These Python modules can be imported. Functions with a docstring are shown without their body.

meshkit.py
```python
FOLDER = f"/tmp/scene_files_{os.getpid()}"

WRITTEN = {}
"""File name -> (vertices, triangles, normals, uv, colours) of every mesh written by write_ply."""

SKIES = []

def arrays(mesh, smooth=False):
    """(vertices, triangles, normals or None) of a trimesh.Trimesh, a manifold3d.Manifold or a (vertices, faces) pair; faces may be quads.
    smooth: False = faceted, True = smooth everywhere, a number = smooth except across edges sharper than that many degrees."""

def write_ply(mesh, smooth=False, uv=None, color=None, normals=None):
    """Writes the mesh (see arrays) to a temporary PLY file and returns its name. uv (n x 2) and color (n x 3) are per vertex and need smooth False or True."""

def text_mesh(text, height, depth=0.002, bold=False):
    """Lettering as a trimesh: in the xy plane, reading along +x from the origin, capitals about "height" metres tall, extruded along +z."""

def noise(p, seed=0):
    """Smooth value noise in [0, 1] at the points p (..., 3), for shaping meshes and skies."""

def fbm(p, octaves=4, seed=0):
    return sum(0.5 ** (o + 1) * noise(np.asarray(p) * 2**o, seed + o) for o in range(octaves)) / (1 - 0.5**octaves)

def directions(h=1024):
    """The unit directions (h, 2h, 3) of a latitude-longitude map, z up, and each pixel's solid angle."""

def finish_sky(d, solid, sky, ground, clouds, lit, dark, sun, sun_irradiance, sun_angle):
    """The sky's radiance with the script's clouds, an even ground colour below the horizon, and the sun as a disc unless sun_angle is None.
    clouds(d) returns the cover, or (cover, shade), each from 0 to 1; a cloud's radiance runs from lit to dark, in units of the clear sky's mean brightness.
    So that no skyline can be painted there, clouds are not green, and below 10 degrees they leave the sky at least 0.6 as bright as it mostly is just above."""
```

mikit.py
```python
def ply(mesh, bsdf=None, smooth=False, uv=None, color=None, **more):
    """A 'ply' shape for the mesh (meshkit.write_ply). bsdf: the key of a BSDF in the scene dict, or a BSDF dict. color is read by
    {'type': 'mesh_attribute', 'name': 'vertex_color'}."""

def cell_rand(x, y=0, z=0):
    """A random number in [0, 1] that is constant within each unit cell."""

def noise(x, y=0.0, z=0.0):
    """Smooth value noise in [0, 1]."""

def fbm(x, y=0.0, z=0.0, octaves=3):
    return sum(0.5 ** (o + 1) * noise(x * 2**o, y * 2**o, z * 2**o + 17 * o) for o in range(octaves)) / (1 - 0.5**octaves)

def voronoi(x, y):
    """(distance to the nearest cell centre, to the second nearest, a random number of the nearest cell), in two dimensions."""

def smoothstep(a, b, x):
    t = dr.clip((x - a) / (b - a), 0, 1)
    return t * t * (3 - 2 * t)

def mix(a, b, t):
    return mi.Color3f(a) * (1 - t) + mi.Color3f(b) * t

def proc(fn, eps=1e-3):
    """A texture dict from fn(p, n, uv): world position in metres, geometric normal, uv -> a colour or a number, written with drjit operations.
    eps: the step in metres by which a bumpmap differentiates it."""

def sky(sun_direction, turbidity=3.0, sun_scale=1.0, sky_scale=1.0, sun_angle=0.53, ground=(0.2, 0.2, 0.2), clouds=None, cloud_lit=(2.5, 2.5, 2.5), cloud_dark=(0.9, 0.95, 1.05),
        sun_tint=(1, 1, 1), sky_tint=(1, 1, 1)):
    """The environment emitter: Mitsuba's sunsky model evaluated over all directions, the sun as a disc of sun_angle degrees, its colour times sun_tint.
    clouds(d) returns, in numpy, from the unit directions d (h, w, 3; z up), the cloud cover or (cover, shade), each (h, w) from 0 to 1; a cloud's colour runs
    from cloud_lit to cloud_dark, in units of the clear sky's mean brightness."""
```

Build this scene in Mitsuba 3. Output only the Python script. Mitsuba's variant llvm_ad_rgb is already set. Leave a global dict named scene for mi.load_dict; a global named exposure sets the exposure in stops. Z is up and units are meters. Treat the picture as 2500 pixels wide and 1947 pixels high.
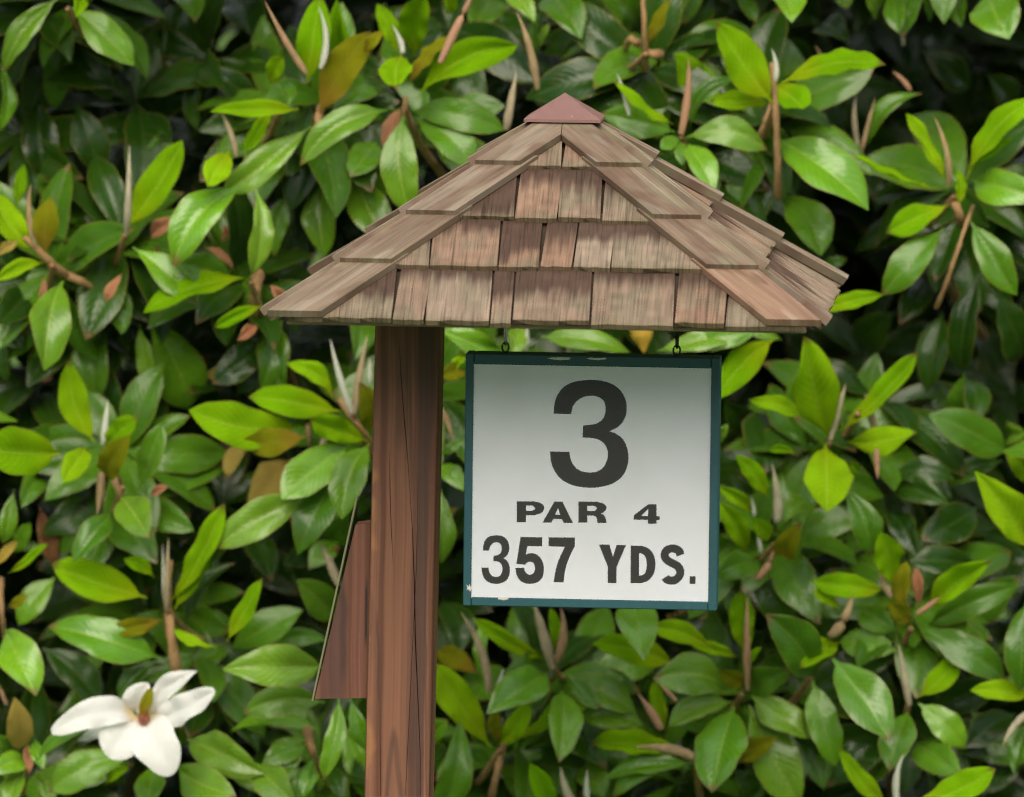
import math, random
import numpy as np, trimesh, mitsuba as mi, drjit as dr
import manifold3d as m3
from shapely.geometry import Polygon, LineString, box as sbox
from shapely import affinity
import mikit, meshkit
from mikit import proc, noise, fbm, cell_rand, smoothstep, mix

# ------------------------------------------------------------------ camera, sky, exposure
T = mi.ScalarTransform4f
scene, labels = {}, {}
DIST, FPX = 12.0, 20904.0                      # metres to the sign, focal length in photo pixels (2500 wide)
PITCH, ROLL, YAW = 0.0962, 0.0119, 0.0707      # camera looks a little down; the sign stands a little turned
Z0 = 2.0                                       # height of the point the camera looks at
fwd = np.array([0, math.cos(PITCH), -math.sin(PITCH)])
eye = np.array([0, 0, Z0]) - DIST * fwd
_r, _u = np.array([1., 0, 0]), np.cross([1., 0, 0], fwd)
right = math.cos(ROLL) * _r + math.sin(ROLL) * _u
up = -math.sin(ROLL) * _r + math.cos(ROLL) * _u
scene['camera'] = {'type': 'thinlens', 'fov': math.degrees(2 * math.atan(1250 / FPX)), 'fov_axis': 'x',
                   'aperture_radius': 0.040, 'focus_distance': 11.9, 'near_clip': 0.1, 'far_clip': 500.0,
                   'to_world': T().look_at(origin=eye.tolist(), target=(eye + fwd).tolist(), up=up.tolist())}
scene['sky'] = mikit.sky((-0.06, -0.79, 0.65), turbidity=3, sun_scale=0.56, sun_angle=46, sun_tint=(0.88, 0.97, 1.12), cloud_lit=(2.4, 2.5, 2.62),
                          clouds=lambda d: (np.ones(d.shape[:2]), 0.7 * (1 - np.clip(d[..., 2], 0, 1))))      # an overcast sky, brighter overhead
exposure = 2.3


def at(px, py, y):
    """the world point on the plane y = const that photo pixel (px, py) shows"""
    d = fwd + right * (px - 1250) / FPX - up * (py - 973.5) / FPX
    return eye + d * ((y - eye[1]) / d[1])


# ------------------------------------------------------------------ helpers
counts = {}


def name_for(base):
    n = counts.get(base, 0)
    counts[base] = n + 1
    return base if n == 0 else f'{base}_{n:03d}'


def add(key, mesh, bsdf, smooth=False, uv=None, label=None, **more):
    key = name_for(key)
    scene[key] = mikit.ply(mesh, bsdf, smooth=smooth, uv=uv)
    if label or more:
        labels[key] = {**({'label': label} if label else {}), **more}
    return key


def tube(pts, radii, sides=7, cap=True):
    p = np.asarray(pts, float)
    r = np.broadcast_to(np.asarray(radii, float), (len(p),))
    t = np.gradient(p, axis=0)
    t /= np.linalg.norm(t, axis=1, keepdims=True) + 1e-12
    ref = np.where(np.abs(t[:, 2:]) < 0.9, [0, 0, 1.0], [1.0, 0, 0])
    a = np.cross(t, ref); a /= np.linalg.norm(a, axis=1, keepdims=True) + 1e-12
    b = np.cross(t, a)
    ang = np.arange(sides) * 2 * np.pi / sides
    v = p[:, None] + r[:, None, None] * (np.cos(ang)[None, :, None] * a[:, None] + np.sin(ang)[None, :, None] * b[:, None])
    v = v.reshape(-1, 3)
    f = []
    for i in range(len(p) - 1):
        for j in range(sides):
            A, B = i * sides + j, i * sides + (j + 1) % sides
            f += [[A, B, B + sides], [A, B + sides, A + sides]]
    if cap:
        n = len(v); v = np.vstack([v, p[:1], p[-1:]])
        for j in range(sides):
            f += [[n, (j + 1) % sides, j], [n + 1, (len(p) - 1) * sides + j, (len(p) - 1) * sides + (j + 1) % sides]]
    return v, np.array(f)


def bez(a, b, c, n=8):
    t = np.linspace(0, 1, n)[:, None]
    return (1 - t) ** 2 * np.asarray(a) + 2 * t * (1 - t) * np.asarray(b) + t * t * np.asarray(c)


def join(parts):
    v, f, k = [], [], 0
    for pv, pf in parts:
        v.append(pv); f.append(np.asarray(pf) + k); k += len(pv)
    return np.vstack(v), np.vstack(f)


def lin(r, g, b):
    c = np.array([r, g, b]) / 255.0
    return np.where(c < 0.04045, c / 12.92, ((c + 0.055) / 1.055) ** 2.4).tolist()


# ------------------------------------------------------------------ materials
def leaf_colour(c1, c2, rib, ribw=0.6, base=None, spots=0.0, veins=0.18, rim=(0.20, 0.20, 0.03)):
    def f(p, n, uv):
        i = dr.floor(uv.y)
        v, a = uv.y - i, dr.abs(uv.x - 0.5)
        col = mix(c1, c2, cell_rand(i, 3))
        col = col * (0.72 + 0.56 * fbm(p.x * 22, p.y * 22, p.z * 22 + i, 2))
        if base is not None:
            col = mix(base, col, smoothstep(0.0, 0.55, v + 0.25 * (noise(p.x * 30, p.z * 30, i) - 0.5)))
        w = v * 13 - a * 7
        side = dr.abs(w - dr.floor(w) - 0.5)
        col = col * (1.0 + veins * (smoothstep(0.40, 0.5, side) - 0.5 * smoothstep(0.25, 0.0, side)))
        col = mix(col, rib, ribw * (1 - smoothstep(0.010, 0.030, a)))
        col = mix(col, [0.16, 0.085, 0.03], 0.8 * smoothstep(0.93, 1.0, v + 0.05 * noise(uv.x * 9, i)) * smoothstep(0.55, 0.6, cell_rand(i, 7)))
        col = mix(col, rim, 0.7 * smoothstep(0.455, 0.495, a))
        if spots:
            col = mix(col, [0.10, 0.05, 0.015], spots * smoothstep(0.74, 0.80, noise(p.x * 85, p.y * 60, p.z * 85 + 7 * i)))
        return col
    return proc(f)


def leaf_relief(p, n, uv):
    """side veins sunk between slightly raised fields, and an uneven blade"""
    i = dr.floor(uv.y)
    v, a = uv.y - i, dr.abs(uv.x - 0.5)
    w = v * 13 - a * 7
    side = dr.abs(w - dr.floor(w) - 0.5)
    h = -0.00030 * smoothstep(0.30, 0.5, side) - 0.0004 * (1 - smoothstep(0.0, 0.03, a))
    return h + 0.0030 * fbm(uv.x * 2.6 + i * 3.7, v * 4.5, i, 2)


RELIEF = proc(leaf_relief, eps=1e-3)


def relief(b, k=1.0):
    return {'type': 'bumpmap', 'scale': k, 'arbitrary': RELIEF, 'bsdf': b}


def glossy(tex, back, rough=0.33, spec=0.5):
    return {'type': 'twosided',
            'a': relief({'type': 'principled', 'base_color': tex, 'roughness': rough, 'specular': spec}),
            'b': {'type': 'principled', 'base_color': {'type': 'rgb', 'value': back}, 'roughness': 0.75, 'specular': 0.2}}


FELT = [0.095, 0.095, 0.03]
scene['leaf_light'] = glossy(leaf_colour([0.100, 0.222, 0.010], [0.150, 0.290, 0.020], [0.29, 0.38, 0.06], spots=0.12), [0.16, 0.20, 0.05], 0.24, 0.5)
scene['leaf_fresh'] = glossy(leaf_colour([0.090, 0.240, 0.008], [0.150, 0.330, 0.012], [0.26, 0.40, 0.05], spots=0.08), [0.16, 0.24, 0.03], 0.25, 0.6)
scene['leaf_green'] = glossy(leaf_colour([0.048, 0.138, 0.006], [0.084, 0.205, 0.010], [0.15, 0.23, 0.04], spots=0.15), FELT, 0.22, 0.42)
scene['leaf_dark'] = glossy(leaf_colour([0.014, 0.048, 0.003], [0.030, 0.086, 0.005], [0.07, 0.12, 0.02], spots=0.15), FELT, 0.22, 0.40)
scene['leaf_young'] = relief({'type': 'principledthin', 'roughness': 0.22, 'spec_trans': 0.0, 'diff_trans': 0.6, 'eta': 1.7,
                       'base_color': leaf_colour([0.175, 0.400, 0.004], [0.290, 0.520, 0.008], [0.42, 0.58, 0.06], 0.5, [0.27, 0.38, 0.005], veins=0.15)})
scene['leaf_olive'] = relief({'type': 'principledthin', 'roughness': 0.6, 'spec_trans': 0.0, 'diff_trans': 0.7, 'eta': 1.4,
                       'base_color': leaf_colour([0.17, 0.19, 0.007], [0.24, 0.24, 0.010], [0.32, 0.28, 0.05], 0.4, [0.27, 0.17, 0.02])})
scene['leaf_yellow'] = {'type': 'principledthin', 'roughness': 0.6, 'spec_trans': 0.0, 'diff_trans': 0.6, 'eta': 1.4,
                        'base_color': leaf_colour([0.42, 0.30, 0.06], [0.46, 0.36, 0.11], [0.42, 0.30, 0.06], 0.3)}
scene['leaf_rust'] = glossy(leaf_colour([0.25, 0.10, 0.045], [0.36, 0.17, 0.09], [0.3, 0.15, 0.07], 0.3), [0.25, 0.12, 0.06], 0.7, 0.2)
LEAF = dict(b='leaf_young', l='leaf_light', g='leaf_green', k='leaf_dark', y='leaf_olive', o='leaf_yellow', r='leaf_rust')


def bud_tex(p, n, uv):
    i = dr.floor(uv.y)
    r = cell_rand(i, 9)
    c = mix([0.44, 0.31, 0.16], [0.52, 0.47, 0.33], smoothstep(0.3, 0.9, r))
    return mix(c, [0.50, 0.26, 0.15], 0.65 * smoothstep(0.35, 0.0, r - 0.12 + 0.3 * noise(p.x * 50, p.y * 50, p.z * 50))) * (0.55 + 0.6 * fbm(p.x * 190, p.y * 190, p.z * 60)) * (0.75 + 0.35 * (uv.y - i))


scene['bud_felt'] = {'type': 'principled', 'base_color': proc(bud_tex), 'roughness': 0.8, 'specular': 0.2, 'sheen': 0.5}
scene['bud_white'] = {'type': 'principled', 'base_color': {'type': 'rgb', 'value': [0.50, 0.51, 0.41]}, 'roughness': 0.6, 'sheen': 0.6}
scene['bud_yellow'] = {'type': 'principled', 'roughness': 0.5, 'base_color': proc(lambda p, n, uv: mix([0.55, 0.30, 0.03], [0.62, 0.42, 0.07], fbm(p.x * 60, p.y * 60, p.z * 30)))}
scene['flower_red'] = {'type': 'principled', 'roughness': 0.6, 'base_color': proc(lambda p, n, uv: mix([0.22, 0.045, 0.035], [0.40, 0.16, 0.06], smoothstep(0.5, 0.7, noise(p.x * 420, p.y * 420, p.z * 420))))}
scene['bud_pink'] = {'type': 'principled', 'base_color': {'type': 'rgb', 'value': [0.40, 0.215, 0.125]}, 'roughness': 0.6, 'sheen': 0.4}


def twig_tex(p, n, uv):
    f = fbm(p.x * 40, p.y * 40, p.z * 40, 3)
    return mix([0.24, 0.13, 0.055], [0.46, 0.29, 0.14], f)


scene['twig_bark'] = {'type': 'principled', 'base_color': proc(twig_tex), 'roughness': 0.85, 'specular': 0.2}
scene['old_bark'] = {'type': 'principled', 'roughness': 0.9, 'specular': 0.15,
                     'base_color': proc(lambda p, n, uv: mix([0.055, 0.042, 0.032], [0.15, 0.12, 0.095], fbm(p.x * 30, p.y * 30, p.z * 9, 4)))}
scene['petal_white'] = relief({'type': 'principledthin', 'roughness': 0.5, 'spec_trans': 0.0, 'diff_trans': 0.5, 'eta': 1.35,
                        'base_color': proc(lambda p, n, uv: mix([0.78, 0.64, 0.36], mix([0.90, 0.90, 0.88], [0.30, 0.15, 0.05], smoothstep(0.95, 0.97, noise(p.x * 110, 3, p.z * 240)) * smoothstep(0.55, 0.75, uv.y - dr.floor(uv.y))),
                                                               smoothstep(0.02, 0.25, uv.y - dr.floor(uv.y))))}, 1.3)

CY, SY = math.cos(YAW), math.sin(YAW)


def shingle_tex(p, n, uv):
    i = dr.floor(uv.y / 2)
    v, u = uv.y - 2 * i, uv.x            # v: 0 at the butt, 1 where the next course starts; u in metres
    r1, r2, r3 = cell_rand(i, 1), cell_rand(i, 2), cell_rand(i, 3)
    fine = noise(u * 420, v * 3, i)
    grain = fbm(u * 140, v * 1.6, i * 3.1, 3)
    c = mix([0.265, 0.180, 0.128], [0.340, 0.262, 0.196], r1)
    c = mix(c, [0.32, 0.175, 0.11], 0.55 * smoothstep(0.60, 0.95, r2))                        # fresher red cedar
    c = mix(c, [0.225, 0.195, 0.130], 0.60 * smoothstep(0.42, 0.70, fbm(u * 26, v * 2.2, i + 40, 3)))    # greenish lichen film
    c = c * (0.58 + 0.52 * grain + 0.30 * fine)
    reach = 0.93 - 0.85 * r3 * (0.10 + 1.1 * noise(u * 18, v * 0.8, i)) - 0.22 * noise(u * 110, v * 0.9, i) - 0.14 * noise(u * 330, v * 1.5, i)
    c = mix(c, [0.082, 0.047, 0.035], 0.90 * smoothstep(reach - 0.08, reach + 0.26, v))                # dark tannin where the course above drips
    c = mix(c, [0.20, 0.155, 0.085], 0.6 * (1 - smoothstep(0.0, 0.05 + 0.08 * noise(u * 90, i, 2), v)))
    c = c * (1 - 0.40 * smoothstep(0.80, 0.93, noise(u * 420, v * 0.8, i + 9))) * (1 - 0.30 * smoothstep(0.55, 0.9, noise(u * 800, v * 2.2, i + 19)))
    c = c * (0.86 + 0.28 * noise(u * 60, v * 9, i + 50))
    return c * 0.84


def grey_tex(p, n, uv):
    return mix(shingle_tex(p, n, uv), [0.35, 0.31, 0.24], 0.45)


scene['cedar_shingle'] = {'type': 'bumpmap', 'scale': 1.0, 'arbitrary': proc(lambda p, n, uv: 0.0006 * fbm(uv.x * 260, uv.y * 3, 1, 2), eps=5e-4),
                          'bsdf': {'type': 'principled', 'base_color': proc(shingle_tex), 'roughness': 0.85, 'specular': 0.2}}


def hip_tex(p, n, uv):
    i = dr.floor(uv.y / 2)
    v, u = uv.y - 2 * i, uv.x
    r1 = dr.select(i > 900, 1.0, 0.85 * cell_rand(i, 4))          # ids past 900: the one newer board
    c = mix([0.205, 0.138, 0.098], [0.260, 0.195, 0.138], r1)
    c = mix(c, [0.27, 0.25, 0.15], 0.55 * smoothstep(0.5, 0.8, fbm(u * 30, v * 3, i + 3, 3)))
    red = smoothstep(0.9, 0.95, r1)
    c = mix(c, [0.35, 0.19, 0.125], 0.60 * red)
    c = mix(c, [0.13, 0.070, 0.045], 0.70 * smoothstep(0.48, 0.72, fbm(u * 40, v * 3, i + 8, 3)) * (0.65 + 0.35 * red))
    c = mix(c, [0.40, 0.34, 0.27], 0.35 * smoothstep(0.62, 0.8, noise(u * 90, v * 2, i + 30)))
    return c * 0.80 * (0.62 + 0.50 * fbm(u * 150, v * 2.0, i, 3) + 0.32 * noise(u * 420, v * 3, i))


scene['cedar_hip'] = {'type': 'bumpmap', 'scale': 1.0, 'arbitrary': proc(lambda p, n, uv: 0.0005 * fbm(uv.x * 260, uv.y * 4, 2, 2), eps=5e-4),
                      'bsdf': {'type': 'principled', 'base_color': proc(hip_tex), 'roughness': 0.8, 'specular': 0.25}}
scene['roof_core_wood'] = {'type': 'principled', 'base_color': {'type': 'rgb', 'value': [0.045, 0.03, 0.02]}, 'roughness': 0.9}


def cap_tex(p, n, uv):
    c = mix([0.195, 0.100, 0.088], [0.245, 0.130, 0.112], fbm(p.x * 60, p.y * 60, p.z * 60))
    return mix(c, [0.45, 0.40, 0.37], 0.5 * smoothstep(0.90, 0.96, noise(p.x * 140, p.y * 140, p.z * 140)) * smoothstep(0.6, 0.8, noise(p.x * 30, 3, p.z * 40)))


scene['painted_metal'] = {'type': 'principled', 'base_color': proc(cap_tex), 'roughness': 0.42, 'specular': 0.5}


def post_fn(seed, warm):
    def f(p, n, uv):
        u, z = uv.x, uv.y                 # metres across and up
        wob = u + 0.006 * noise(z * 3.0, seed) + 0.003 * noise(z * 11.0, seed + 3)
        g = fbm(wob * 110, z * 1.1, seed, 4)
        c = mix([0.125, 0.049, 0.028], warm, smoothstep(0.22, 0.72, g))
        c = c * (0.78 + 0.30 * noise(wob * 620, z * 5, seed) + 0.14 * noise(wob * 240, z * 2.2, seed + 5))
        s = noise(wob * 52, z * 1.9, seed + 11)
        c = mix(c, [0.040, 0.024, 0.022], 0.70 * smoothstep(0.70, 0.86, s))
        k = fbm(wob * 24, z * 5.0, seed + 21, 3)
        return mix(c, [0.042, 0.022, 0.018], 0.45 * smoothstep(0.56, 0.76, k))
    return f


_post = post_fn(2.0, [0.222, 0.098, 0.057])


def post_tex(p, n, uv):
    c = _post(p, n, uv)
    dark = smoothstep(1.45, 2.05, uv.y + 0.12 * noise(uv.x * 40, uv.y * 5))                    # old stain kept where the roof sheltered it
    c = c * (1 - 0.15 * dark)
    edge = smoothstep(0.010, 0.0, uv.x + 0.014 * noise(uv.x * 40, uv.y * 55, 4) - 0.003) * smoothstep(0.5, 0.7, noise(3, uv.y * 16, 8))
    z = uv.y + 0.004 * noise(uv.y * 40, 2)
    for x0_, z0_, k_, w_, l_ in ((0.034, 1.535, 0.10, 0.0060, 0.28), (0.032, 1.535, -0.09, 0.0055, 0.28), (0.0085, 1.70, 0.03, 0.0032, 0.17), (0.072, 1.95, 0.015, 0.0025, 0.75), (0.052, 2.02, 0.01, 0.003, 0.2)):
        dz_ = z0_ - z                                           # dark streaks running down with the grain
        c = mix(c, [0.055, 0.030, 0.024], 0.55 * smoothstep(w_, w_ * 0.2, dr.abs(uv.x - x0_ - k_ * dz_ + 0.002 * (noise(uv.y * 25, x0_) - 0.5))) * smoothstep(-0.012, 0.02, dz_) * smoothstep(l_, l_ * 0.6, dz_))
    return mix(c, [0.42, 0.20, 0.07], 0.45 * edge)


def wood(fn):
    return {'type': 'bumpmap', 'scale': 1.0, 'arbitrary': proc(lambda p, n, uv: 0.0007 * fbm(uv.x * 240, uv.y * 2, 1, 2), eps=5e-4),
            'bsdf': {'type': 'principled', 'base_color': proc(fn), 'roughness': 0.62, 'specular': 0.35}}


scene['stained_post'] = wood(post_tex)
_brk = post_fn(14.0, [0.190, 0.078, 0.056])


def bracket_tex(p, n, uv):
    c = _brk(p, n, uv)
    c = mix(c, [0.045, 0.026, 0.024], 0.75 * smoothstep(0.0085, 0.001, dr.abs(uv.x - 0.041 + 0.004 * noise(uv.y * 30, 3))) * smoothstep(1.76, 1.71, uv.y) * smoothstep(1.56, 1.63, uv.y))
    return mix(c, [0.02, 0.015, 0.014], 0.85 * smoothstep(0.0030, 0.0008, dr.abs(uv.x - 0.0715)) * smoothstep(1.755, 1.72, uv.y) * smoothstep(1.64, 1.67, uv.y))


scene['stained_bracket'] = wood(bracket_tex)
scene['panel_edge'] = {'type': 'principled', 'base_color': {'type': 'rgb', 'value': [0.17, 0.17, 0.085]}, 'roughness': 0.6}
scene['teal_paint'] = {'type': 'principled', 'roughness': 0.45, 'specular': 0.5,
                       'base_color': proc(lambda p, n, uv: mix([0.014, 0.070, 0.085], [0.020, 0.095, 0.115], fbm(p.x * 14, p.y * 14, p.z * 14)))}
scene['sign_white'] = {'type': 'principled', 'roughness': 0.4, 'specular': 0.5,
                       'base_color': proc(lambda p, n, uv: mix([0.715, 0.735, 0.80], [0.64, 0.655, 0.68], 0.6 * smoothstep(0.5, 0.8, fbm(p.x * 9, p.y * 9, p.z * 5, 4))))}
scene['letter_black'] = {'type': 'principled', 'base_color': {'type': 'rgb', 'value': [0.028, 0.028, 0.029]}, 'roughness': 0.45}
scene['chip_white'] = {'type': 'principled', 'base_color': {'type': 'rgb', 'value': [0.62, 0.60, 0.56]}, 'roughness': 0.7}
scene['chain_steel'] = {'type': 'roughconductor', 'material': 'Cr', 'alpha': 0.3}
scene['dark_iron'] = {'type': 'principled', 'base_color': {'type': 'rgb', 'value': [0.06, 0.055, 0.05]}, 'roughness': 0.5, 'metallic': 0.6}
scene['lawn'] = {'type': 'principled', 'roughness': 0.95, 'specular': 0.1,
                 'base_color': proc(lambda p, n, uv: mix([0.035, 0.075, 0.016], [0.075, 0.12, 0.03], fbm(p.x * 6, p.y * 6, 0, 4)))}
scene['leaf_litter'] = {'type': 'principled', 'roughness': 0.95, 'base_color': proc(lambda p, n, uv: mix([0.05, 0.032, 0.018], [0.16, 0.095, 0.05], fbm(p.x * 14, p.y * 14, 0, 4)))}

# ------------------------------------------------------------------ the setting
gx = np.linspace(-1, 1, 41)
X, Y = np.meshgrid(np.sign(gx) * np.abs(gx) ** 2.2 * 160, np.sign(gx) * np.abs(gx) ** 2.2 * 160, indexing='ij')
V = np.stack([X, Y, 0.05 * meshkit.fbm(np.stack([X * 0.2, Y * 0.2, X * 0], -1)) - 0.05], -1).reshape(-1, 3)
n = len(gx)
Fq = np.array([[i * n + j, (i + 1) * n + j, (i + 1) * n + j + 1, i * n + j + 1] for i in range(n - 1) for j in range(n - 1)])
add('ground', (V, Fq), 'lawn', smooth=True, kind='structure', label='mown lawn around the signpost and the magnolia')
ang = np.linspace(0, 2 * np.pi, 60, endpoint=False)
rad = 1 + 0.12 * np.sin(3 * ang) + 0.06 * np.sin(7 * ang)
lit = np.vstack([[[0, 2.9, 0.012]], np.stack([2.6 * rad * np.cos(ang), 2.9 + 1.9 * rad * np.sin(ang), 0 * ang + 0.012], -1)])
add('ground_litter', (lit, np.array([[0, 1 + i, 1 + (i + 1) % 60] for i in range(60)])), 'leaf_litter', kind='structure', label='brown leaf litter under the magnolia')

# ------------------------------------------------------------------ magnolia
TREE = 'magnolia_tree'
labels[TREE] = {'label': 'glossy green magnolia with lime new shoots and one white flower behind the sign', 'category': 'tree'}
rng = np.random.default_rng(5)
leaf_id = [0]


def profile(t, kind, sk=1.05):
    """half width, relative to the widest place, along a leaf"""
    if kind == 'petal_point':
        w = np.sin(np.pi * (0.12 + 0.88 * np.clip(t, 0, 1) ** 1.25)) ** 0.9
    elif kind == 'petal':
        w = np.sqrt(np.clip(1 - ((np.clip(t, 0, 1) - 0.58) / np.where(t < 0.58, 0.66, 0.425)) ** 2, 0, 1))
    else:
        s = np.clip((t - 0.07) / 0.93, 0, 1)
        w = np.sin(np.pi * s ** sk) ** (0.72 if sk < 1 else 0.62) * (1 - 0.30 * np.clip(s - 0.86, 0, 1) / 0.14)
        w = np.maximum(w, 0.045 * (t < 0.30))
    w[-1] = 0.012
    return w / w.max()


def leaf_mesh(B, Tp, width, nrm, rows=15, cols=9, fold=0.3, arch=0.06, bow=0.0, wave=0.02, kind='leaf', curl=0.0, twist=0.0, sk=1.05):
    """blade from B to Tp; nrm: rough direction the upper side faces"""
    B, Tp = np.asarray(B, float), np.asarray(Tp, float)
    L = np.linalg.norm(Tp - B)
    a = (Tp - B) / L
    nn = nrm - a * (nrm @ a); nn /= np.linalg.norm(nn) + 1e-9
    s = np.cross(a, nn)
    t = np.linspace(0, 1, rows) ** 0.95 if kind == 'leaf' else np.sin(np.linspace(0, 1, rows) * np.pi / 2)
    hw = profile(t, kind, sk) * width / 2
    u = np.linspace(-1, 1, cols)
    ph, fr = rng.uniform(0, 6.28, 4), rng.uniform(1.2, 3.2)
    amp = wave * L * rng.uniform(0.4, 1.0)
    ctr = B + np.outer(t, Tp - B) + np.outer(4 * t * (1 - t), bow * s) + np.outer(arch * L * 4 * t * (1 - t) - curl * L * (t ** 4 - 0.4 * t), nn)
    uu, tt = np.meshgrid(u, t)
    au = np.abs(uu)
    h = math.tan(fold) * hw[:, None] * (au - 0.55 * au ** 2.5)                 # a groove along the midrib, the margins rolling down
    h = h + amp * au ** 1.6 * np.where(uu > 0, np.sin(fr * 6.28 * tt + ph[0]), np.sin((fr + 0.6) * 6.28 * tt + ph[1])) * np.sin(np.pi * tt)
    h = h + 0.012 * L * np.sin(5.0 * tt + ph[2]) * uu * np.sin(np.pi * tt)
    edge = 1 + 0.06 * np.where(uu > 0, np.sin(9 * tt + ph[1]) + 0.4 * np.sin(23 * tt + ph[3]), np.sin(8 * tt + ph[0]) + 0.4 * np.sin(21 * tt + ph[2]))
    x = uu * edge * hw[:, None] * math.cos(fold)
    tw = twist * (tt - 0.5)
    P = ctr[:, None] + (x * np.cos(tw) - h * np.sin(tw))[..., None] * s + (x * np.sin(tw) + h * np.cos(tw))[..., None] * nn
    ids = np.arange(rows * cols).reshape(rows, cols)
    q = np.stack([ids[:-1, :-1], ids[:-1, 1:], ids[1:, 1:], ids[1:, :-1]], -1).reshape(-1, 4)
    leaf_id[0] += 1
    uv = np.stack([uu * 0.5 + 0.5, tt * 0.998 + leaf_id[0]], -1).reshape(-1, 2)
    v = P.reshape(-1, 3)
    c = np.cross(v[q[:, 1]] - v[q[:, 0]], v[q[:, 2]] - v[q[:, 0]]).sum(0)
    if c @ nn < 0:                                                            # faces look along nn
        q = q[:, ::-1]
    return v, q, uv


def bud_mesh(B, Tp, width, bend=None):
    B, Tp = np.asarray(B, float), np.asarray(Tp, float)
    L = np.linalg.norm(Tp - B)
    mid = (B + Tp) / 2 + (bend if bend is not None else rng.normal(0, 0.10, 3) * L)
    p = bez(B, mid, Tp, 9)
    r = width / 2 * np.array([0.60, 0.80, 0.88, 0.86, 0.78, 0.66, 0.48, 0.28, 0.05]) * (1 + 0.07 * np.sin(np.arange(9) * 1.9 + rng.uniform(0, 6)))
    v, f = tube(p, r, 8)
    leaf_id[0] += 1
    t = np.concatenate([np.repeat(np.linspace(0, 0.99, 9), 8), [0, 0.99]])
    return v, f, np.stack([np.tile(np.linspace(0, 1, 8), 9).tolist() + [0.5, 0.5], t + leaf_id[0]], -1) if False else np.stack([np.concatenate([np.tile(np.linspace(0, 1, 8), 9), [0.5, 0.5]]), t + leaf_id[0]], -1)


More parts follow.
